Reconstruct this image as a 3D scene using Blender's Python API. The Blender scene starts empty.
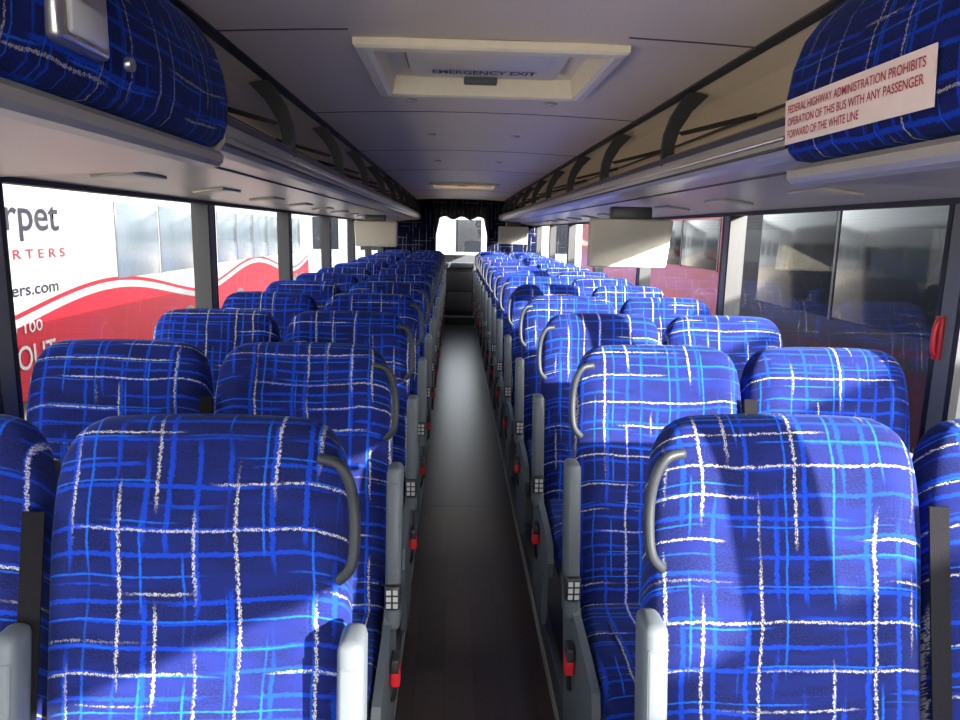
import bpy, bmesh, math, random
from mathutils import Vector, Matrix, Euler
random.seed(4)
scene = bpy.context.scene
PI = math.pi

# ---------------------------------------------------------------- node helpers
def new_mat(name):
    m = bpy.data.materials.new(name); m.use_nodes = True
    nt = m.node_tree
    for n in list(nt.nodes): nt.nodes.remove(n)
    out = nt.nodes.new('ShaderNodeOutputMaterial')
    return m, nt, out

def setin(nt, sock, v):
    if isinstance(v, bpy.types.NodeSocket): nt.links.new(v, sock)
    else: sock.default_value = v

def M(nt, op, a, b=None, c=None, clamp=False):
    n = nt.nodes.new('ShaderNodeMath'); n.operation = op; n.use_clamp = clamp
    setin(nt, n.inputs[0], a)
    if b is not None: setin(nt, n.inputs[1], b)
    if c is not None: setin(nt, n.inputs[2], c)
    return n.outputs[0]

def mixc(nt, f, a, b):
    n = nt.nodes.new('ShaderNodeMix'); n.data_type = 'RGBA'
    setin(nt, n.inputs[0], f)
    for s, v in ((n.inputs[6], a), (n.inputs[7], b)):
        if isinstance(v, (tuple, list)) and len(v) == 3: v = (*v, 1)
        setin(nt, s, v)
    return n.outputs[2]

def noise(nt, vec, scale, detail=2.0, rough=0.5):
    n = nt.nodes.new('ShaderNodeTexNoise'); n.inputs['Scale'].default_value = scale
    n.inputs['Detail'].default_value = detail; n.inputs['Roughness'].default_value = rough
    nt.links.new(vec, n.inputs['Vector'])
    return n.outputs['Fac']

def comb(nt, x, y, z=0.0):
    n = nt.nodes.new('ShaderNodeCombineXYZ')
    setin(nt, n.inputs[0], x); setin(nt, n.inputs[1], y); setin(nt, n.inputs[2], z)
    return n.outputs[0]

def smooth(nt, x, lo, hi):
    n = nt.nodes.new('ShaderNodeMapRange'); n.interpolation_type = 'SMOOTHSTEP'
    setin(nt, n.inputs[0], x); n.inputs[1].default_value = lo; n.inputs[2].default_value = hi
    return n.outputs[0]

def principled(nt, out, **kw):
    p = nt.nodes.new('ShaderNodeBsdfPrincipled')
    nt.links.new(p.outputs[0], out.inputs[0])
    for k, v in kw.items():
        k = k.replace('_', ' ')
        if isinstance(v, (tuple, list)) and len(v) == 3: v = (*v, 1)
        setin(nt, p.inputs[k], v)
    return p

def plain(name, col, rough=0.5, metal=0.0, var=0.08, nscale=30.0, bump=0.0, spec=0.5):
    m, nt, out = new_mat(name)
    tc = nt.nodes.new('ShaderNodeTexCoord')
    n = noise(nt, tc.outputs['Object'], nscale, 3)
    dark = tuple(c * (1 - var) for c in col); lite = tuple(min(1, c * (1 + var)) for c in col)
    p = principled(nt, out, Base_Color=mixc(nt, n, dark, lite), Roughness=rough, Metallic=metal)
    p.inputs['Specular IOR Level'].default_value = spec
    if bump:
        b = nt.nodes.new('ShaderNodeBump'); b.inputs['Strength'].default_value = bump
        b.inputs['Distance'].default_value = 0.002
        nt.links.new(noise(nt, tc.outputs['Object'], 400, 2), b.inputs['Height'])
        nt.links.new(b.outputs[0], p.inputs['Normal'])
    return m

def emis(name, col, strength):
    m, nt, out = new_mat(name)
    principled(nt, out, Base_Color=col, Emission_Color=col, Emission_Strength=strength, Roughness=0.4)
    return m

# ---------------------------------------------------------------- fabric
def fabric(name, mode='seat', k=1.0):
    m, nt, out = new_mat(name)
    tc = nt.nodes.new('ShaderNodeTexCoord')
    sp = nt.nodes.new('ShaderNodeSeparateXYZ'); nt.links.new(tc.outputs['Object'], sp.inputs[0])
    oi = nt.nodes.new('ShaderNodeObjectInfo')
    X, Y, Z = sp.outputs
    rnd = M(nt, 'MULTIPLY', oi.outputs['Random'], 41.0)
    if mode == 'seat':
        U = M(nt, 'ADD', X, rnd); V = M(nt, 'ADD', M(nt, 'ADD', Z, Y), M(nt, 'MULTIPLY', rnd, 1.7))
    elif mode == 'side':
        U = M(nt, 'ADD', Y, 3.3); V = M(nt, 'ADD', Z, 1.2)
    else:
        U = M(nt, 'ADD', X, 5.3); V = M(nt, 'ADD', Z, 1.2)
    vec = comb(nt, U, V)
    w1 = noise(nt, vec, 4.0, 2); 
    vec2 = comb(nt, M(nt, 'ADD', U, 17.3), M(nt, 'ADD', V, 9.1))
    w2 = noise(nt, vec2, 4.0, 2)
    rough = noise(nt, vec, 130.0, 3, 0.65)
    u = M(nt, 'ADD', U, M(nt, 'MULTIPLY', M(nt, 'SUBTRACT', w1, 0.5), 0.026))
    v = M(nt, 'ADD', V, M(nt, 'MULTIPLY', M(nt, 'SUBTRACT', w2, 0.5), 0.034))
    def lines(c, o, spacing, width, thr, seed, seg, raggy):
        vo = nt.nodes.new('ShaderNodeTexVoronoi'); vo.voronoi_dimensions = '1D'
        vo.feature = 'DISTANCE_TO_EDGE'; vo.inputs['Scale'].default_value = 1.0
        vo.inputs['Randomness'].default_value = 0.8
        nt.links.new(M(nt, 'ADD', M(nt, 'DIVIDE', c, spacing), seed), vo.inputs['W'])
        d = M(nt, 'MULTIPLY', vo.outputs['Distance'], spacing)
        d = M(nt, 'ADD', d, M(nt, 'MULTIPLY', M(nt, 'SUBTRACT', rough, 0.5), raggy))
        seln = noise(nt, comb(nt, M(nt, 'ADD', M(nt, 'MULTIPLY', o, seg), seed), M(nt, 'MULTIPLY', c, 1.1 / spacing)), 1.0, 1)
        mask = smooth(nt, seln, thr - 0.04, thr + 0.04)
        line = M(nt, 'SUBTRACT', 1.0, smooth(nt, d, width * 0.35, width * 0.65))
        return M(nt, 'MULTIPLY', line, mask)
    bh = lines(v, u, 0.044, 0.0082, 0.46, 3.1, 3.8, 0.011)
    bv = lines(u, v, 0.052, 0.0078, 0.47, 7.7, 3.8, 0.011)
    ch = lines(v, u, 0.070, 0.0034, 0.49, 13.1, 3.8, 0.005)
    cv = lines(u, v, 0.075, 0.0036, 0.49, 23.9, 3.8, 0.005)
    wh = lines(v, u, 0.080, 0.0044, 0.525, 31.3, 3.0, 0.013)
    wv = lines(u, v, 0.060, 0.0046, 0.520, 43.7, 3.0, 0.013)
    broad = noise(nt, comb(nt, M(nt, 'MULTIPLY', u, 1.0), M(nt, 'MULTIPLY', v, 2.5)), 9.0, 2)
    base = mixc(nt, smooth(nt, broad, 0.35, 0.65), (0.004 * k, 0.006 * k, 0.040 * k), (0.005 * k, 0.011 * k, 0.105 * k))
    fine = noise(nt, vec, 300.0, 1)
    base = mixc(nt, smooth(nt, fine, 0.3, 0.7), base, (0.009 * k, 0.013 * k, 0.080 * k))
    c1 = mixc(nt, M(nt, 'MULTIPLY', M(nt, 'MAXIMUM', bh, bv), 0.7), base, (0.004 * k, 0.040 * k, 0.40 * k))
    c2 = mixc(nt, M(nt, 'MULTIPLY', M(nt, 'MAXIMUM', ch, cv), 0.8), c1, (0.006 * k, 0.085 * k, 0.48 * k))
    spk = smooth(nt, noise(nt, comb(nt, M(nt, 'MULTIPLY', U, 1.0), M(nt, 'MULTIPLY', V, 0.5)), 420.0, 1), 0.42, 0.52)
    wmask = M(nt, 'MULTIPLY', M(nt, 'MAXIMUM', wh, wv), M(nt, 'ADD', M(nt, 'MULTIPLY', spk, 0.75), 0.12), clamp=True)
    c3 = mixc(nt, wmask, c2, (0.38, 0.37, 0.36))
    p = principled(nt, out, Base_Color=c3, Roughness=0.95)
    p.inputs['Specular IOR Level'].default_value = 0.12
    p.inputs['Sheen Weight'].default_value = 0.08
    p.inputs['Sheen Roughness'].default_value = 0.4
    p.inputs['Sheen Tint'].default_value = (0.3, 0.5, 1.0, 1)
    b = nt.nodes.new('ShaderNodeBump'); b.inputs['Strength'].default_value = 0.25; b.inputs['Distance'].default_value = 0.002
    nt.links.new(fine, b.inputs['Height']); nt.links.new(b.outputs[0], p.inputs['Normal'])
    return m

F_SEAT = fabric('fabric_seat', 'seat')
F_SIDE = fabric('fabric_side', 'side', 1.2)
F_REAR = fabric('fabric_rear', 'rear', 0.12)
GREY = plain('grey_plastic', (0.072, 0.083, 0.095), 0.48, spec=0.3)
HANDLE = plain('handle_grey', (0.018, 0.021, 0.026), 0.5, spec=0.25)
DGREY = plain('dark_grey_plastic', (0.04, 0.042, 0.05), 0.45)
BLACK = plain('black_plastic', (0.012, 0.012, 0.014), 0.5)
RUBBER = plain('black_rubber', (0.01, 0.01, 0.012), 0.6)
BELT = plain('belt_webbing', (0.006, 0.006, 0.008), 0.9, bump=0.4, spec=0.08)
RED = plain('red_plastic', (0.45, 0.01, 0.02), 0.4)
WHITE = plain('white_plastic', (0.4, 0.4, 0.4), 0.4)
CEIL = plain('ceiling_vinyl', (0.72, 0.62, 0.475), 0.55, var=0.04, nscale=3, bump=0.2)
COVE = plain('cove_panel', (0.84, 0.73, 0.53), 0.6, var=0.04, nscale=3)
RACK = plain('rack_grey', (0.31, 0.295, 0.265), 0.35, var=0.04, nscale=6)
RACKD = plain('rack_dark', (0.035, 0.035, 0.04), 0.4)
ALU = plain('aluminium', (0.42, 0.42, 0.43), 0.3, 0.9)
BRACK = plain('bracket_grey', (0.020, 0.022, 0.023), 0.5)
WALL = plain('wall_panel_grey', (0.16, 0.165, 0.175), 0.6)
PILLAR_L = plain('pillar_grey', (0.12, 0.125, 0.13), 0.5)
PLAT = plain('platform_vinyl', (0.03, 0.03, 0.034), 0.6)
SIGN = plain('placard_white', (0.80, 0.68, 0.62), 0.5)
SIGNTXT = plain('placard_text_red', (0.38, 0.02, 0.05), 0.5)
BEIGE = plain('monitor_beige', (0.52, 0.49, 0.40), 0.5)
HATCH = plain('hatch_plastic', (0.74, 0.68, 0.54), 0.45)
HATCHD = plain('hatch_back_grey', (0.30, 0.30, 0.29), 0.5)  # plain darker grey of the plate above the hatch lid
NAVY = plain('navy_text', (0.02, 0.04, 0.20), 0.5)
WARM = emis('warm_lens', (1.0, 0.72, 0.42), 1.6)
LENS = plain('lamp_lens', (0.6, 0.62, 0.62), 0.15)

def floor_mat():
    m, nt, out = new_mat('aisle_vinyl')
    tc = nt.nodes.new('ShaderNodeTexCoord')
    sp = nt.nodes.new('ShaderNodeSeparateXYZ'); nt.links.new(tc.outputs['Object'], sp.inputs[0])
    X, Y, Z = sp.outputs
    br = nt.nodes.new('ShaderNodeTexBrick'); br.offset = 0.5
    br.inputs['Scale'].default_value = 1.0
    br.inputs['Brick Width'].default_value = 0.9; br.inputs['Row Height'].default_value = 0.10
    br.inputs['Mortar Size'].default_value = 0.0015
    br.inputs['Color1'].default_value = (0.018, 0.012, 0.010, 1); br.inputs['Color2'].default_value = (0.050, 0.033, 0.027, 1)
    br.inputs['Mortar'].default_value = (0.004, 0.003, 0.003, 1)
    nt.links.new(comb(nt, Y, X), br.inputs['Vector'])
    gr = noise(nt, comb(nt, M(nt, 'MULTIPLY', X, 70), M(nt, 'MULTIPLY', Y, 2.0)), 1.0, 2, 0.5)
    plank = mixc(nt, M(nt, 'MULTIPLY', gr, 0.45), br.outputs[0], (0.055, 0.038, 0.032))
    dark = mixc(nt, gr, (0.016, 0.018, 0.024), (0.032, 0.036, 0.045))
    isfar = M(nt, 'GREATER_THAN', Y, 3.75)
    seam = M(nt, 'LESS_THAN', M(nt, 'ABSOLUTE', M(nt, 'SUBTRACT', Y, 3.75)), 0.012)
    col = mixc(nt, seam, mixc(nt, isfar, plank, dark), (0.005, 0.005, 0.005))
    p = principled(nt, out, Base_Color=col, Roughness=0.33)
    return m
FLOOR = floor_mat()

def glass_mat(name, tint, refl=1.0):
    m, nt, out = new_mat(name)
    t = nt.nodes.new('ShaderNodeBsdfTransparent'); t.inputs[0].default_value = (*tint, 1)
    g = nt.nodes.new('ShaderNodeBsdfGlossy'); g.inputs['Roughness'].default_value = 0.0
    lw = nt.nodes.new('ShaderNodeLayerWeight'); lw.inputs[0].default_value = 0.5
    fac = M(nt, 'ADD', 0.035, M(nt, 'MULTIPLY', M(nt, 'POWER', lw.outputs['Facing'], 5.0), 0.5*refl))
    mx = nt.nodes.new('ShaderNodeMixShader')
    nt.links.new(fac, mx.inputs[0])
    nt.links.new(t.outputs[0], mx.inputs[1]); nt.links.new(g.outputs[0], mx.inputs[2])
    nt.links.new(mx.outputs[0], out.inputs[0])
    return m
GLASS = glass_mat('window_glass', (0.88, 0.90, 0.90))

# ---------------------------------------------------------------- mesh builder
class B:
    def __init__(s): s.v=[]; s.f=[]; s.m=[]; s.s=[]
    def add(s, vs, fs, m, sm=False):
        o=len(s.v); s.v += [tuple(p) for p in vs]
        for f in fs: s.f.append(tuple(i+o for i in f)); s.m.append(m); s.s.append(sm)
    def box(s, x0,x1,y0,y1,z0,z1, m, bev=0.0, seg=2, fn=None):
        bm=bmesh.new(); bmesh.ops.create_cube(bm,size=1)
        for v in bm.verts:
            v.co=Vector(((x0+x1)/2+v.co.x*(x1-x0),(y0+y1)/2+v.co.y*(y1-y0),(z0+z1)/2+v.co.z*(z1-z0)))
        if bev>0: bmesh.ops.bevel(bm,geom=bm.edges[:],offset=bev,segments=seg,profile=0.5,affect='EDGES')
        bm.verts.index_update()
        vs=[v.co.copy() for v in bm.verts]
        if fn: vs=[fn(p) for p in vs]
        s.add(vs,[[v.index for v in f.verts] for f in bm.faces],m,bev>0 and seg>1); bm.free()
    def prof(s, pts, y0, y1, m, sm=False, caps=True):
        n=len(pts); vs=[(x,y0,z) for x,z in pts]+[(x,y1,z) for x,z in pts]
        s.add(vs,[(i,(i+1)%n,(i+1)%n+n,i+n) for i in range(n)],m,sm)
        if caps: s.add(vs,[tuple(range(n)),tuple(range(2*n-1,n-1,-1))],m,False)
    def loft(s, rings, m, sm=True, cap=True):
        n=len(rings[0]); vs=[p for r in rings for p in r]; fs=[]
        for k in range(len(rings)-1):
            for i in range(n):
                j=(i+1)%n; fs.append((k*n+i,k*n+j,(k+1)*n+j,(k+1)*n+i))
        if cap: fs.append(tuple(range(n))[::-1]); fs.append(tuple(range((len(rings)-1)*n,len(rings)*n)))
        s.add(vs,fs,m,sm)
    def tube(s, path, r, m, n=10, sub=6):
        P=[Vector(p) for p in path]; pts=[]
        if sub>1 and len(P)>2:
            Q=[P[0]*2-P[1]]+P+[P[-1]*2-P[-2]]
            for i in range(1,len(Q)-2):
                for k in range(sub):
                    t=k/sub; a,b,c,d=Q[i-1],Q[i],Q[i+1],Q[i+2]
                    pts.append(0.5*((2*b)+(c-a)*t+(2*a-5*b+4*c-d)*t*t+(3*b-a-3*c+d)*t**3))
            pts.append(P[-1])
        else: pts=P
        rings=[]; up=None
        for i,p in enumerate(pts):
            d=(pts[min(i+1,len(pts)-1)]-pts[max(i-1,0)]).normalized()
            if up is None: up=d.orthogonal().normalized()
            up=(up-d*up.dot(d)).normalized(); q=d.cross(up)
            rings.append([p+(up*math.cos(2*PI*k/n)+q*math.sin(2*PI*k/n))*r for k in range(n)])
        s.loft(rings,m)
    def obj(s, name, mats, loc=(0,0,0), parent=None):
        me=s.mesh(name,mats); o=bpy.data.objects.new(name,me); o.location=loc
        scene.collection.objects.link(o)
        if parent: o.parent=parent
        return o
    def mesh(s, name, mats):
        me=bpy.data.meshes.new(name); me.from_pydata(s.v,[],s.f)
        for mt in mats: me.materials.append(mt)
        me.polygons.foreach_set('material_index',s.m); me.polygons.foreach_set('use_smooth',s.s)
        bm=bmesh.new(); bm.from_mesh(me); bmesh.ops.recalc_face_normals(bm,faces=bm.faces); bm.to_mesh(me); bm.free()
        me.update(); return me

def mir(pts, s): return [(x*s,z) for x,z in pts]

def text_obj(name, body, width, height, mat, matrix, parent=None, align=0.0, bold=0.0):
    cu=bpy.data.curves.new(name,'FONT'); cu.body=body; cu.extrude=0.0; cu.size=1.0; cu.offset=bold
    o=bpy.data.objects.new(name,cu); scene.collection.objects.link(o); bpy.context.view_layer.update()
    me=bpy.data.meshes.new_from_object(o); bpy.data.objects.remove(o); bpy.data.curves.remove(cu)
    xs=[v.co.x for v in me.vertices]; ys=[v.co.y for v in me.vertices]
    x0,x1,y0,y1=min(xs),max(xs),min(ys),max(ys)
    for v in me.vertices:
        v.co.x=((v.co.x-x0)/(x1-x0)-align)*width; v.co.y=(v.co.y-y0)/(y1-y0)*height
    me.materials.clear(); me.materials.append(mat)
    t=bpy.data.objects.new(name,me); scene.collection.objects.link(t); t.matrix_world=matrix
    if parent: t.parent=parent; t.matrix_parent_inverse=Matrix()
    return t

# ---------------------------------------------------------------- bus shell
Y0, Y1 = -1.5, 12.25
WX = 1.25
SILL, HEAD = 0.86, 1.612
PIL = [0.22, 1.86, 3.50, 5.14, 6.78, 8.42, 10.06, 11.7]

b=B(); b.box(-0.257,0.257,Y0,Y1,-0.05,0.0,0); b.obj('floor',[FLOOR])
for s,nm in ((-1,'left'),(1,'right')):
    b=B()
    xa,xb=sorted((0.262*s,(WX-0.002)*s))
    b.box(xa,xb,Y0+0.7,Y1-0.02,-0.05,0.10,0)
    xa,xb=sorted((0.257*s,0.285*s)); b.box(xa,xb,Y0+0.7,Y1-0.02,0.0,0.112,1,0.004,2)
    xa,xb=sorted((0.250*s,0.2575*s)); b.box(xa,xb,Y0+0.7,Y1-0.02,0.0,0.035,2,0.002,1)
    b.obj('seat_platform',[PLAT,DGREY,RACK])
b=B(); b.box(-0.24,0.24,11.55,12.2,0.0,0.12,0,0.004,1); b.obj('rear_step',[PLAT])
b=B(); b.box(-0.235,0.235,11.80,12.2,0.121,0.90,0,0.012,2); b.box(-0.24,0.24,11.76,12.2,0.901,0.985,1,0.02,3)
b.box(-0.20,0.20,11.788,11.80,0.20,0.50,2,0.006,2); b.box(-0.20,0.20,11.788,11.80,0.54,0.84,2,0.006,2)
b.obj('rear_cabinet',[BLACK,GREY,DGREY])

for s,nm in ((-1,'left'),(1,'right')):
    b=B()
    xa,xb=sorted((WX*s,(WX+0.07)*s))
    b.box(xa,xb,Y0,Y1,-0.95,SILL,0)
    b.box(xa,xb,Y0,Y1,HEAD,2.06,0)
    xa2,xb2=sorted(((WX-0.03)*s,(WX+0.02)*s))
    b.box(xa2,xb2,Y0,Y1,SILL-0.03,SILL+0.012,1,0.006,2)
    b.box(xa2,xb2,Y0,Y1,HEAD-0.015,HEAD+0.01,2)
    for i,p in enumerate(PIL):
        hw=0.042
        near = (s>0 and i==1)
        b.box(xa,xb,p-hw,p+hw,SILL,HEAD,3 if near else 2)
        xi=sorted(((WX-0.012)*s,(WX+0.01)*s))
        b.box(xi[0],xi[1],p-hw-0.010,p-hw+0.008,SILL,HEAD,2)
        b.box(xi[0],xi[1],p+hw-0.008,p+hw+0.010,SILL,HEAD,2)
        b.box(xi[0],xi[1],p-hw+0.012,p+hw-0.012,SILL,HEAD,3)
    b.obj('wall_'+nm,[WALL,GREY,RUBBER,PILLAR_L])
    edges=[Y0]+PIL+[Y1]
    for i in range(len(edges)-1):
        a=edges[i]+(0.04 if i else 0); c=edges[i+1]-(0.04 if i<len(edges)-2 else 0)
        g=B(); xg=sorted(((WX+0.030)*s,(WX+0.036)*s))
        g.add([(xg[0],a,SILL),(xg[0],c,SILL),(xg[0],c,HEAD),(xg[0],a,HEAD)],[(0,1,2,3)],0)
        g.obj('window_%d'%(i+1 if s<0 else i+20),[GLASS])

def crown(x): return 2.005+0.02*(1-(x/0.72)**2)
CX=[-0.72,-0.6,-0.48,-0.375,-0.2,0,0.2,0.375,0.48,0.6,0.72]
HA=[(2.12,2.84),(8.1,8.8)]
b=B()
def ceil_sec(xs,y0,y1,m=0,dz=0,th=0.06):
    pts=[(x,crown(x)+dz) for x in xs]
    b.prof(pts+[(x,z+th) for x,z in pts[::-1]],y0,y1,m)
ys=[Y0,HA[0][0],HA[0][1],HA[1][0],HA[1][1],Y1]
for i in range(5):
    if i in (1,3):
        ceil_sec(CX[:4],ys[i],ys[i+1]); ceil_sec(CX[-4:],ys[i],ys[i+1])
    else: ceil_sec(CX,ys[i],ys[i+1])
for y in (3.35,4.9,6.45,9.6,11.1):
    ceil_sec(CX,y-0.004,y+0.004,2,-0.002,0.003)
for cs in (CX[:4],CX[-4:]): ceil_sec(cs,2.02,2.028,2,-0.002,0.003)
for s in (-1,1):
    b.prof(mir([(0.715,2.0),(0.745,1.993),(0.745,2.02),(0.715,2.02)],s),Y0,Y1,2)
    cove=[(0.74,2.0),(0.86,1.985),(1.0,1.945),(1.12,1.875),(1.20,1.79),(1.248,1.69),(1.248,1.60)]
    pts=mir(cove,s)+mir([(1.31,1.60),(1.31,1.75),(1.22,1.92),(1.05,2.05),(0.74,2.08)],s)
    b.prof(pts,Y0,Y1,1)
    b.tube([(0.98*s,Y0+0.1,1.925),(0.98*s,Y1-0.1,1.925)],0.006,2,8,1)
    b.tube([(1.17*s,Y0+0.1,1.80),(1.17*s,Y1-0.1,1.80)],0.006,2,8,1)
b.obj('ceiling',[CEIL,COVE,RACKD])

# rear wall with window
b=B()
WXL,WXR,WZ0,WZ1=-0.40,0.46,1.10,1.86
b.box(-WX-0.05,WXL,Y1,Y1+0.06,-0.9,2.06,0); b.box(WXR,WX+0.05,Y1,Y1+0.06,-0.9,2.06,0)
b.box(WXL,WXR,Y1,Y1+0.06,-0.9,WZ0,1); b.box(WXL,WXR,Y1,Y1+0.06,WZ1,2.06,0)
b.obj('wall_rear',[F_REAR,DGREY])
g=B(); g.add([(WXL,Y1+0.03,WZ0),(WXR,Y1+0.03,WZ0),(WXR,Y1+0.03,WZ1),(WXL,Y1+0.03,WZ1)],[(0,1,2,3)],0); g.obj('window_40',[GLASS])
b=B(); n=60; xs=[WXL-0.03+(WXR-WXL+0.06)*i/n for i in range(n+1)]
vs=[];fs=[]
for i,x in enumerate(xs):
    t=(x-(WXL+WXR)/2)/0.43
    z=1.71+0.025*math.cos(t*PI*3) - 0.30*max(0,abs(t)-0.86)/0.14*0.9
    yy=Y1-0.03+0.012*math.sin(i*1.3)
    vs+= [(x,yy,z),(x,yy,1.90)]
for i in range(n): fs.append((2*i,2*i+2,2*i+3,2*i+1))
b.add(vs,fs,0,True); o=b.obj('rear_curtain',[BLACK])
sm=o.modifiers.new('s','SOLIDIFY'); sm.thickness=0.004

b=B(); b.box(-WX-0.05,WX+0.05,Y0-0.06,Y0,-0.95,0.55,0); b.box(-WX-0.05,WX+0.05,Y0-0.06,Y0,1.98,2.08,0)
b.box(-0.03,0.03,Y0-0.05,Y0,0.55,1.98,1)
b.obj('wall_front',[WALL,RUBBER])
g=B(); g.add([(-WX,Y0-0.03,0.55),(WX,Y0-0.03,0.55),(WX,Y0-0.03,1.98),(-WX,Y0-0.03,1.98)],[(0,1,2,3)],0); g.obj('window_41',[GLASS])

# ---------------------------------------------------------------- overhead racks
FE={-1:1.86,1:1.64}
for s in (-1,1):
    dz = 0.0 if s<0 else -0.025
    b=B()
    lip=[(0.665,1.775),(0.655,1.765),(0.652,1.735),(0.656,1.705),(0.672,1.686),(0.70,1.678),
         (0.90,1.657),(1.05,1.640),(1.247,1.608),(1.247,1.635),(0.90,1.685),(0.71,1.712),(0.695,1.775)]
    b.prof(mir(lip,s),FE[s]+0.001,Y1-0.02,0,False)
    lipf=[(0.672,1.683+dz),(0.662,1.672+dz),(0.664,1.655+dz),(0.675,1.645+dz),(0.70,1.640+dz),(0.90,1.626),(1.05,1.618),(1.247,1.606),(1.247,1.640),(0.90,1.665),(0.70,1.684+dz)]
    b.prof(mir(lipf,s),Y0+0.1,FE[s],0,False)
    xa,xb=sorted((0.648*s,0.66*s)); b.box(xa,xb,FE[s],Y1-0.02,1.748,1.766,1,0.002,1)
    b.tube([(0.650*s,FE[s],1.720),(0.650*s,Y1-0.02,1.720)],0.005,2,8,1)
    b.tube([(0.655*s,FE[s],1.700),(0.655*s,Y1-0.02,1.700)],0.004,1,8,1)
    b.tube([(0.78*s,FE[s],1.669),(0.78*s,Y1-0.02,1.669)],0.005,1,8,1)
    for k in range(14):
        yc=2.2+0.78*k
        if yc>12: break
        def fn(p,s=s): return Vector((p.x,p.y,p.z-(abs(p.x)-0.70)*0.128))
        xa,xb=sorted((0.98*s,1.10*s)); b.box(xa,xb,yc-0.12,yc+0.12,1.674,1.685,0,0.004,2,fn)
    for k in range(9):
        yc=2.62+1.1*k
        rib=[(0.735,2.0),(0.705,1.965),(0.675,1.915),(0.655,1.855),(0.648,1.80),(0.652,1.745),(0.664,1.712),(0.705,1.71),(0.692,1.765),(0.690,1.81),(0.705,1.865),(0.745,1.93),(0.80,1.985)]
        b.prof(mir(rib,s),yc-0.014,yc+0.014,3)
        b.prof(mir([(0.70,1.86),(0.72,1.85),(0.98,1.915),(0.98,1.935)],s),yc-0.006,yc+0.006,3)
    b.obj('luggage_rack',[RACK,RACKD,ALU,BRACK])
    b=B()
    box=[(0.735,1.999),(0.700,1.965),(0.668,1.92),(0.648,1.86),(0.640,1.80),(0.643,1.745+dz),(0.655,1.710+dz),(0.675,1.692+dz),(0.72,1.688+dz),(1.0,1.70),(1.0,1.93)]
    e=FE[s]
    def shrink(f): 
        cx,cz=0.80,1.84
        return [(cx+(x-cx)*f, cz+(z-cz)*f) for x,z in box]
    rings=[]
    for yy,f in ((Y0+0.15,1.0),(e-0.03,1.0),(e-0.012,0.985),(e-0.003,0.955),(e,0.90)):
        rings.append([(x*s,yy,z) for x,z in shrink(f)])
    b.loft(rings,0,True)
    cab=b.obj('overhead_compartment',[F_SIDE])
    b=B()
    if s<0:
        b.box(-0.660,-0.622,1.05,1.20,1.745,1.90,0,0.012,3)
        b.box(-0.626,-0.616,1.07,1.18,1.760,1.81,1,0.006,2)
        b.obj('courtesy_lamp',[ALU,LENS])
        b=B(); r=[[(xx,1.295+rr*math.cos(a*PI/10),1.765+rr*math.sin(a*PI/10)) for a in range(20)] for rr,xx in ((0.012,-0.66),(0.012,-0.632),(0.009,-0.630),(0.008,-0.632))]
        b.loft(r,0); b.obj('compartment_lock',[ALU])

def face_matrix(origin, tilt):
    up=Vector((tilt,0,1)).normalized(); xx=Vector((0,-1,0)); nn=xx.cross(up)
    m=Matrix((xx,up,nn)).transposed().to_4x4(); m.translation=Vector(origin); return m
mt=face_matrix((0.638,1.605,1.700),-0.07)
sg=bpy.data.objects.new('warning_placard',None); scene.collection.objects.link(sg)
b=B(); b.box(0,0.495,0,0.092,-0.001,0.0015,0); o=b.obj('plate',[SIGN]); o.matrix_world=mt; o.parent=sg
for i,(tx,w) in enumerate((("FEDERAL HIGHWAY ADMINISTRATION PROHIBITS",0.46),("OPERATION OF THIS BUS WITH ANY PASSENGER",0.457),("FORWARD OF THE WHITE LINE",0.278))):
    text_obj('lettering_%d'%i,tx,w,0.0165,SIGNTXT,mt@Matrix.Translation((0.014,0.063-i*0.0255,0.0025)),sg,bold=0.01)

# ---------------------------------------------------------------- hatches
for hi,(ha,hb) in enumerate(HA):
    b=B(); X0,X1=-0.36,0.385
    def ringf(x0,x1,y0,y1,z): return [(x0,y0,z),(x1,y0,z),(x1,y1,z),(x0,y1,z)]
    seq=[(0.015,2.022),(0.015,2.002),(0.008,1.995),(-0.02,1.992),(-0.035,1.998),(-0.05,2.06),(-0.10,2.075)]
    rings=[ringf(X0-d,X1+d,ha-d,hb+d,z) for d,z in seq]
    b.loft(rings,0,False,False)
    b.box(X0-0.02,X1+0.02,ha-0.02,hb+0.02,2.085,2.12,1)
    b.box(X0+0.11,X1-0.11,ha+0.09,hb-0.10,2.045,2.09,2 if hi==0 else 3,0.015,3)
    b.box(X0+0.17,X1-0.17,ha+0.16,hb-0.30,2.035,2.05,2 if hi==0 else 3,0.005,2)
    b.box(-0.06,0.06,hb-0.14,hb-0.115,2.02,2.05,4,0.006,2)
    h=b.obj('roof_hatch',[HATCH,HATCHD,HATCH,WARM,GREY])
    if hi==0:
        mm=Matrix(((1,0,0,-0.17),(0,-1,0,hb-0.19),(0,0,-1,2.042),(0,0,0,1)))
        text_obj('hatch_lettering','EMERGENCY EXIT',0.36,0.06,NAVY,mm,h,bold=0.02)

for x,y in ((-0.27,3.05),(0.30,3.05),(-0.22,4.1),(0.24,4.1),(-0.22,5.6),(0.24,5.6)):
    b=B(); z=crown(x)
    r=[[(rr*math.cos(a*PI/10),rr*math.sin(a*PI/10),zz) for a in range(20)] for rr,zz in ((0.026,0.004),(0.026,-0.004),(0.020,-0.007))]
    b.loft(r,0); r=[[(rr*math.cos(a*PI/10),rr*math.sin(a*PI/10),zz) for a in range(20)] for rr,zz in ((0.016,-0.006),(0.012,-0.010))]
    b.loft(r,1); b.obj('ceiling_spotlight',[RACK,LENS],(x,y,z))

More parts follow.
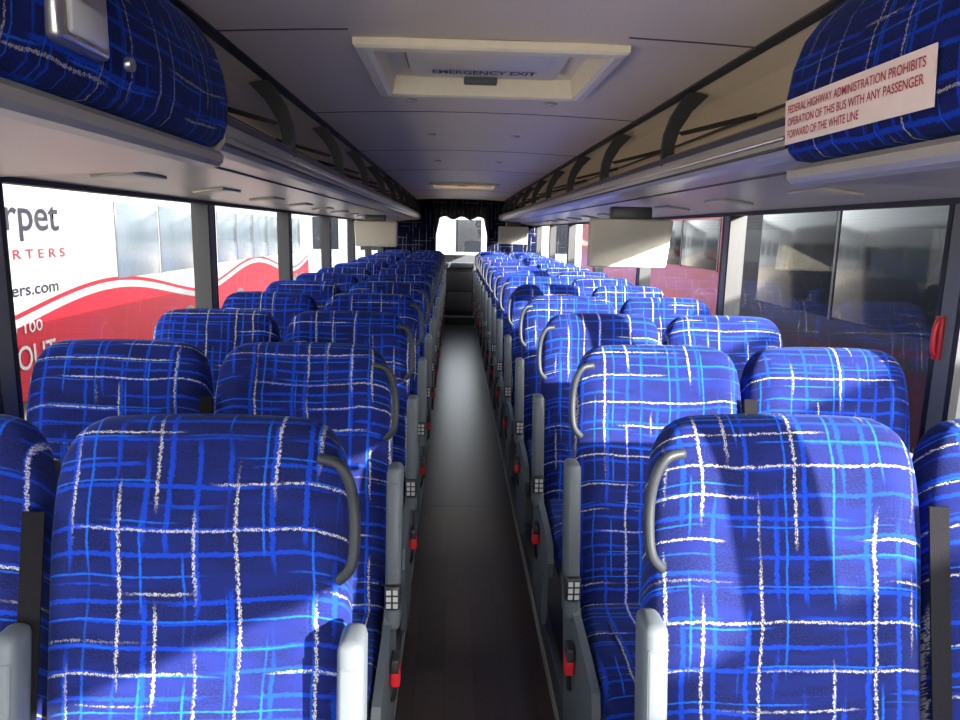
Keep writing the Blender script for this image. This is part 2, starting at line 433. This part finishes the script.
# ---------------------------------------------------------------- monitors
for x,y in ((0.79,3.62),(-0.84,7.0),(0.72,10.0)):
    b=B()
    def fn(p): return Vector((p.x*(1-0.25*max(0,1.5-p.z)),p.y-(p.z-1.45)*0.25,p.z))
    b.box(-0.205,0.205,-0.04,0.035,1.335,1.575,0,0.014,3,fn)
    b.box(-0.175,0.175,0.034,0.04,1.36,1.55,1)
    b.box(-0.10,0.10,-0.05,0.03,1.57,1.635,2,0.008,2)
    b.obj('overhead_monitor',[BEIGE,BLACK,RACKD],(x,y,0))

b=B()
b.tube([(1.238,1.88,1.29),(1.224,1.88,1.278),(1.220,1.88,1.24),(1.224,1.88,1.202),(1.238,1.88,1.19)],0.007,0,10,5)
b.box(1.228,1.240,1.866,1.894,1.18,1.30,0,0.004,2)
b.obj('emergency_release_handle',[RED])

# ---------------------------------------------------------------- seats
def seat_mesh(name, side, aisle, cen=True, fab=None):
    b=B(); s=side
    W=[(0.43,.205,.040),(0.44,.215,.052),(0.50,.226,.060),(0.60,.232,.062),(0.75,.236,.062),(0.90,.237,.060),(1.00,.236,.058),(1.07,.233,.056),
       (1.105,.229,.053),(1.135,.223,.050),(1.155,.214,.044),(1.173,.202,.037),(1.185,.186,.027),(1.192,.167,.015),(1.194,.152,.005)]
    N=64; rings=[]
    for z,w,t in W:
        r=[]
        for k in range(N):
            a=2*PI*k/N; c,sn=math.cos(a),math.sin(a); n=2/4.6
            x=w*math.copysign(abs(c)**n,c); y=t*math.copysign(abs(sn)**n,sn)
            if y<0:
                y+= -0.010*math.exp(-((abs(x)-0.17)/0.04)**2)*(1 if z<1.12 else 0.4) - 0.012*math.exp(-((z-0.62)/0.12)**2)
            zz=z-(0.010*(x/0.23)**2 if z>1.05 else 0)
            r.append((x,y+(z-1.0)*0.18,zz))
        rings.append(r)
    b.loft(rings,0,True)
    def sh(p): return Vector((p.x,p.y+(p.z-1.0)*0.18,p.z))
    b.box(-0.215,0.215,0.050,0.078,0.42,1.10,2,0.012,3,sh)
    b.box(-0.17,0.17,0.076,0.095,0.62,0.86,3,0.008,2,sh)
    cr=[]
    for z,g in ((0.385,-0.02),(0.395,-0.005),(0.43,0.0),(0.475,0.0),(0.497,-0.008),(0.508,-0.028),(0.510,-0.06)):
        r=[]
        for k in range(N):
            a=2*PI*k/N; c,sn=math.cos(a),math.sin(a); n=2/6
            r.append(((0.226+g)*math.copysign(abs(c)**n,c), -0.325+(0.235+g)*math.copysign(abs(sn)**n,sn), z+ (0.012 if sn<0 and z>.47 else 0)))
        cr.append(r)
    b.loft(cr,0,True)
    b.box(-0.21,0.21,-0.54,-0.10,0.35,0.388,2,0.006,2)
    b.box(-0.03,0.03,-0.42,-0.36,0.101,0.36,2,0.008,2); b.box(-0.03,0.03,-0.18,-0.12,0.101,0.36,2,0.008,2)
    b.box(-0.04,0.04,-0.46,-0.08,0.101,0.125,2,0.005,2)
    ax=(0.2560 if aisle else 0.2375)*s
    if aisle or cen:
        b.box(ax-0.020,ax+0.020,-0.150 if aisle else -0.135,-0.078,0.50,0.905,1,0.015,3,sh)
        b.box(ax-0.015,ax+0.015,-0.152 if aisle else -0.137,-0.146 if aisle else -0.130,0.55,0.87,1,0.004,2,sh)
    if aisle:
        prof=[(-0.50,0.36),(-0.52,0.42),(-0.50,0.48),(-0.40,0.50),(-0.24,0.52),(-0.17,0.60),(-0.10,0.60),(-0.06,0.50),(-0.09,0.40),(-0.12,0.30),(-0.16,0.13),(-0.40,0.13),(-0.42,0.34)]
        x0,x1=0.234*s,0.254*s; n=len(prof)
        vs=[(x0,y,z) for y,z in prof]+[(x1,y,z) for y,z in prof]
        b.add(vs,[(i,(i+1)%n,(i+1)%n+n,i+n) for i in range(n)]+[tuple(range(n)),tuple(range(2*n-1,n-1,-1))],1)
        xa,xb=sorted((0.236*s,0.276*s))
        b.box(xa,xb,-0.235,-0.190,0.555,0.620,3,0.006,2)
        for i in range(2):
            for j in range(3):
                xc=(0.247+0.017*i)*s; zc=0.569+0.018*j
                b.box(xc-0.0058,xc+0.0058,-0.2375,-0.234,zc-0.006,zc+0.006,6)
        b.tube([(0.195*s,-0.045,1.147),(0.225*s,-0.056,1.142),(0.243*s,-0.060,1.112),(0.250*s,-0.062,1.07),(0.251*s,-0.070,1.02),(0.245*s,-0.076,0.98),(0.225*s,-0.070,0.955)],0.0088,7,12,6)
        xa,xb=sorted((0.256*s,0.280*s))
        b.box(xa,xb,-0.30,-0.26,0.385,0.435,4,0.005,2)
        b.box(xa+0.002,xb-0.002,-0.305,-0.255,0.425,0.462,3,0.004,2)
        b.tube([(0.268*s,-0.28,0.39),(0.262*s,-0.26,0.33),(0.245*s,-0.2,0.28)],0.006,3,8,4)
        def bf(p,s=s): return Vector((p.x-(1.06-p.z)*0.03*s,p.y+(p.z-1.0)*0.18,p.z))
        xa,xb=sorted((-0.260*s,-0.226*s)); b.box(xa,xb,-0.066,-0.062,0.48,1.06,5,0,1,bf)
    else:
        b.box(0.19*s-0.012,0.19*s+0.012,-0.16,-0.12,0.505,0.55,3,0.005,2); b.box(0.19*s-0.012,0.19*s+0.012,-0.165,-0.118,0.545,0.562,4,0.004,2)
    return b.mesh(name,[fab or F_SEAT,GREY,DGREY,BLACK,RED,BELT,WHITE,HANDLE])

meshes={(s,a):seat_mesh('bus_seat',s,a,s>0) for s in (1,-1) for a in (True,False)}
for k in range(14):
    for sx in (-1,1):
        y=1.12+0.779*k+(0.045 if sx>0 else 0)
        for a,xo in ((True,0.485 if sx<0 else 0.492),(False,0.972)):
            o=bpy.data.objects.new('bus_seat',meshes[(-sx,a)])
            o.location=(xo*sx,y,0); scene.collection.objects.link(o)

# ---------------------------------------------------------------- exterior
def asphalt():
    m,nt,out=new_mat('asphalt'); tc=nt.nodes.new('ShaderNodeTexCoord')
    n=noise(nt,tc.outputs['Object'],3,6,0.7)
    principled(nt,out,Base_Color=mixc(nt,n,(0.24,0.21,0.18),(0.38,0.33,0.28)),Roughness=0.9); return m
b=B(); b.add([(-60,-60,-1.3),(60,-60,-1.3),(60,90,-1.3),(-60,90,-1.3)],[(0,1,2,3)],0); b.obj('ground',[asphalt()])

def livery(name, white, red, base, amp, spec=0.2):
    m,nt,out=new_mat(name); tc=nt.nodes.new('ShaderNodeTexCoord')
    sp=nt.nodes.new('ShaderNodeSeparateXYZ'); nt.links.new(tc.outputs['Object'],sp.inputs[0])
    X,Y,Z=sp.outputs
    c=M(nt,'ADD',base,M(nt,'MULTIPLY',M(nt,'SINE',M(nt,'MULTIPLY',Y,0.62)),amp))
    f=M(nt,'LESS_THAN',Z,c)
    c2=M(nt,'ADD',c,0.12); f2=M(nt,'MULTIPLY',M(nt,'GREATER_THAN',Z,c2),M(nt,'LESS_THAN',Z,M(nt,'ADD',c2,0.07)))
    n=noise(nt,tc.outputs['Object'],0.6,2)
    col=mixc(nt,M(nt,'MAXIMUM',f,f2),white,mixc(nt,n,red,tuple(x*1.25 for x in red)))
    p=principled(nt,out,Base_Color=col,Roughness=0.5); p.inputs['Specular IOR Level'].default_value=spec; return m
LIV=livery('livery_white_red',(0.115,0.115,0.118),(0.095,0.002,0.005),0.12,0.28,0.1)
LIVR=livery('livery_red',(0.16,0.012,0.025),(0.20,0.008,0.018),0.1,0.2)
LIVD=livery('livery_dark',(0.010,0.009,0.012),(0.02,0.004,0.006),0.5,0.2,0.06)
PALEGL=plain('bus_glass_pale',(0.026,0.034,0.042),0.15,0.0,0.5,0.9,spec=0.3)
DARKGL=plain('bus_glass_dark',(0.005,0.006,0.008),0.12,0.0,0.3,1.0,spec=0.12)
DTXT=plain('text_charcoal',(0.006,0.006,0.010),0.5,spec=0.1); RTXT=plain('text_red',(0.085,0.004,0.008),0.5,spec=0.1); WTXT=plain('text_white',(0.12,0.12,0.12),0.5,spec=0.1)

def coach(name, xface, sgn, y0, y1, wins, mats, ztop=2.33, zw=(0.55,1.86)):
    b=B(); W=2.5
    pts=[(0,-0.95),(0,ztop-0.30),(0.05,ztop-0.12),(0.16,ztop-0.02),(0.4,ztop+0.03),(W-0.4,ztop+0.03),(W-0.16,ztop-0.02),(W-0.05,ztop-0.12),(W,ztop-0.30),(W,-0.95)]
    b.prof([(xface+sgn*x,z) for x,z in pts],y0,y1,0)
    for a,c in wins:
        xa,xb=sorted((xface-sgn*0.012,xface+sgn*0.05)); b.box(xa,xb,a,c,zw[0],zw[1],1,0.01,2)
        b.box(min(xa,xb),max(xa,xb),a-0.05,a-0.01,zw[0]-0.02,zw[1]+0.02,2)
    for yw in (y0+2.4,y1-2.6,y1-1.45):
        for rr,m_,d in ((0.52,2,0.03),(0.30,3,0.05)):
            r=[[(xface-sgn*dd,yw+q*math.cos(a*PI/14),-0.78+q*math.sin(a*PI/14)) for a in range(28)] for q,dd in ((rr,-0.3),(rr,d-0.01),(rr*0.92,d))]
            b.loft(r,m_)
    return b.obj(name,mats)

LX=-6.0
def winlist(a,c,step): 
    r=[]; y=a
    while y+step<=c: r.append((y+0.04,y+step-0.04)); y+=step
    return r
c1=coach('parked_coach',LX,-1,3.5,17.6,[(4.0,5.9),(6.0,8.4),(12.9,14.7),(14.8,17.2)],[LIV,PALEGL,RUBBER,ALU])
c2=coach('parked_coach',LX-0.3,-1,18.6,31,winlist(19.2,30.5,1.7),[LIV,PALEGL,RUBBER,ALU])
def LM(y,z): 
    m=Euler((PI/2,0,PI/2)).to_matrix().to_4x4(); m.translation=Vector((LX+0.02,y,z)); return m
for i,(tx,ye,z,w,h,mt_) in enumerate((("Carpet",11.05,1.24,2.2,0.60,DTXT),("C H A R T E R S",11.15,1.0,2.3,0.13,RTXT),
    ("charters.com",10.9,0.50,1.9,0.17,DTXT),("800 100",10.4,-0.02,1.1,0.16,WTXT),("CHECK US OUT",10.7,-0.52,3.2,0.34,WTXT))):
    text_obj('lettering_%d'%i,tx,w,h,mt_,LM(ye,z),c1,align=1.0,bold=0.008)
c3=coach('parked_coach',3.55,1,-6,9.3,winlist(-5.5,9.0,1.75),[LIVD,DARKGL,RUBBER,ALU],2.24,(0.75,1.9))
c4=coach('parked_coach',3.8,1,9.9,22,winlist(10.5,21.5,1.75),[LIVR,DARKGL,RUBBER,ALU],2.28,(1.0,1.75))
b=B(); b.box(-14,16,46,54,-1.3,4.2,0); b.box(-14.3,16.3,45.7,54.3,4.2,4.6,1)
for k in range(9): b.box(-12+3*k,-10.4+3*k,45.95,46.05,0.2,2.2,2)
b.obj('depot_building',[plain('render_wall',(0.10,0.11,0.12),0.8),GREY,DARKGL])

# ---------------------------------------------------------------- light
w=bpy.data.worlds.new('world'); scene.world=w; w.use_nodes=True; nt=w.node_tree
bg=nt.nodes['Background']; sky=nt.nodes.new('ShaderNodeTexSky'); sky.sky_type='NISHITA'; sky.sun_disc=False
sky.sun_elevation=math.radians(24); sky.sun_rotation=math.radians(130); sky.air_density=1.0; sky.dust_density=3.0; sky.ozone_density=1.0
hs=nt.nodes.new('ShaderNodeHueSaturation'); hs.inputs['Saturation'].default_value=0.25
nt.links.new(sky.outputs[0],hs.inputs['Color']); nt.links.new(hs.outputs[0],bg.inputs[0]); bg.inputs[1].default_value=1.85
sl=bpy.data.lights.new('sun','SUN'); sl.energy=34.0; sl.angle=math.radians(0.5); sl.color=(1.0,0.93,0.84)
so=bpy.data.objects.new('sun',sl); scene.collection.objects.link(so)
so.rotation_euler=Vector((-1,1.1,-0.42)).to_track_quat('-Z','Y').to_euler()
so.location=(10,-5,8)

# ---------------------------------------------------------------- camera
cam=bpy.data.cameras.new('camera'); co=bpy.data.objects.new('camera',cam); scene.collection.objects.link(co)
cam.sensor_width=36; cam.lens=26.8; cam.clip_start=0.02; cam.clip_end=300
R=Matrix.Rotation(math.radians(-2.2),4,'Z')@Matrix.Rotation(math.radians(90-10.2),4,'X')@Matrix.Rotation(math.radians(1.2),4,'Z')
R.translation=Vector((-0.085,0,1.5)); co.matrix_world=R
scene.camera=co
scene.view_settings.view_transform='Standard'
scene.view_settings.exposure=0.25
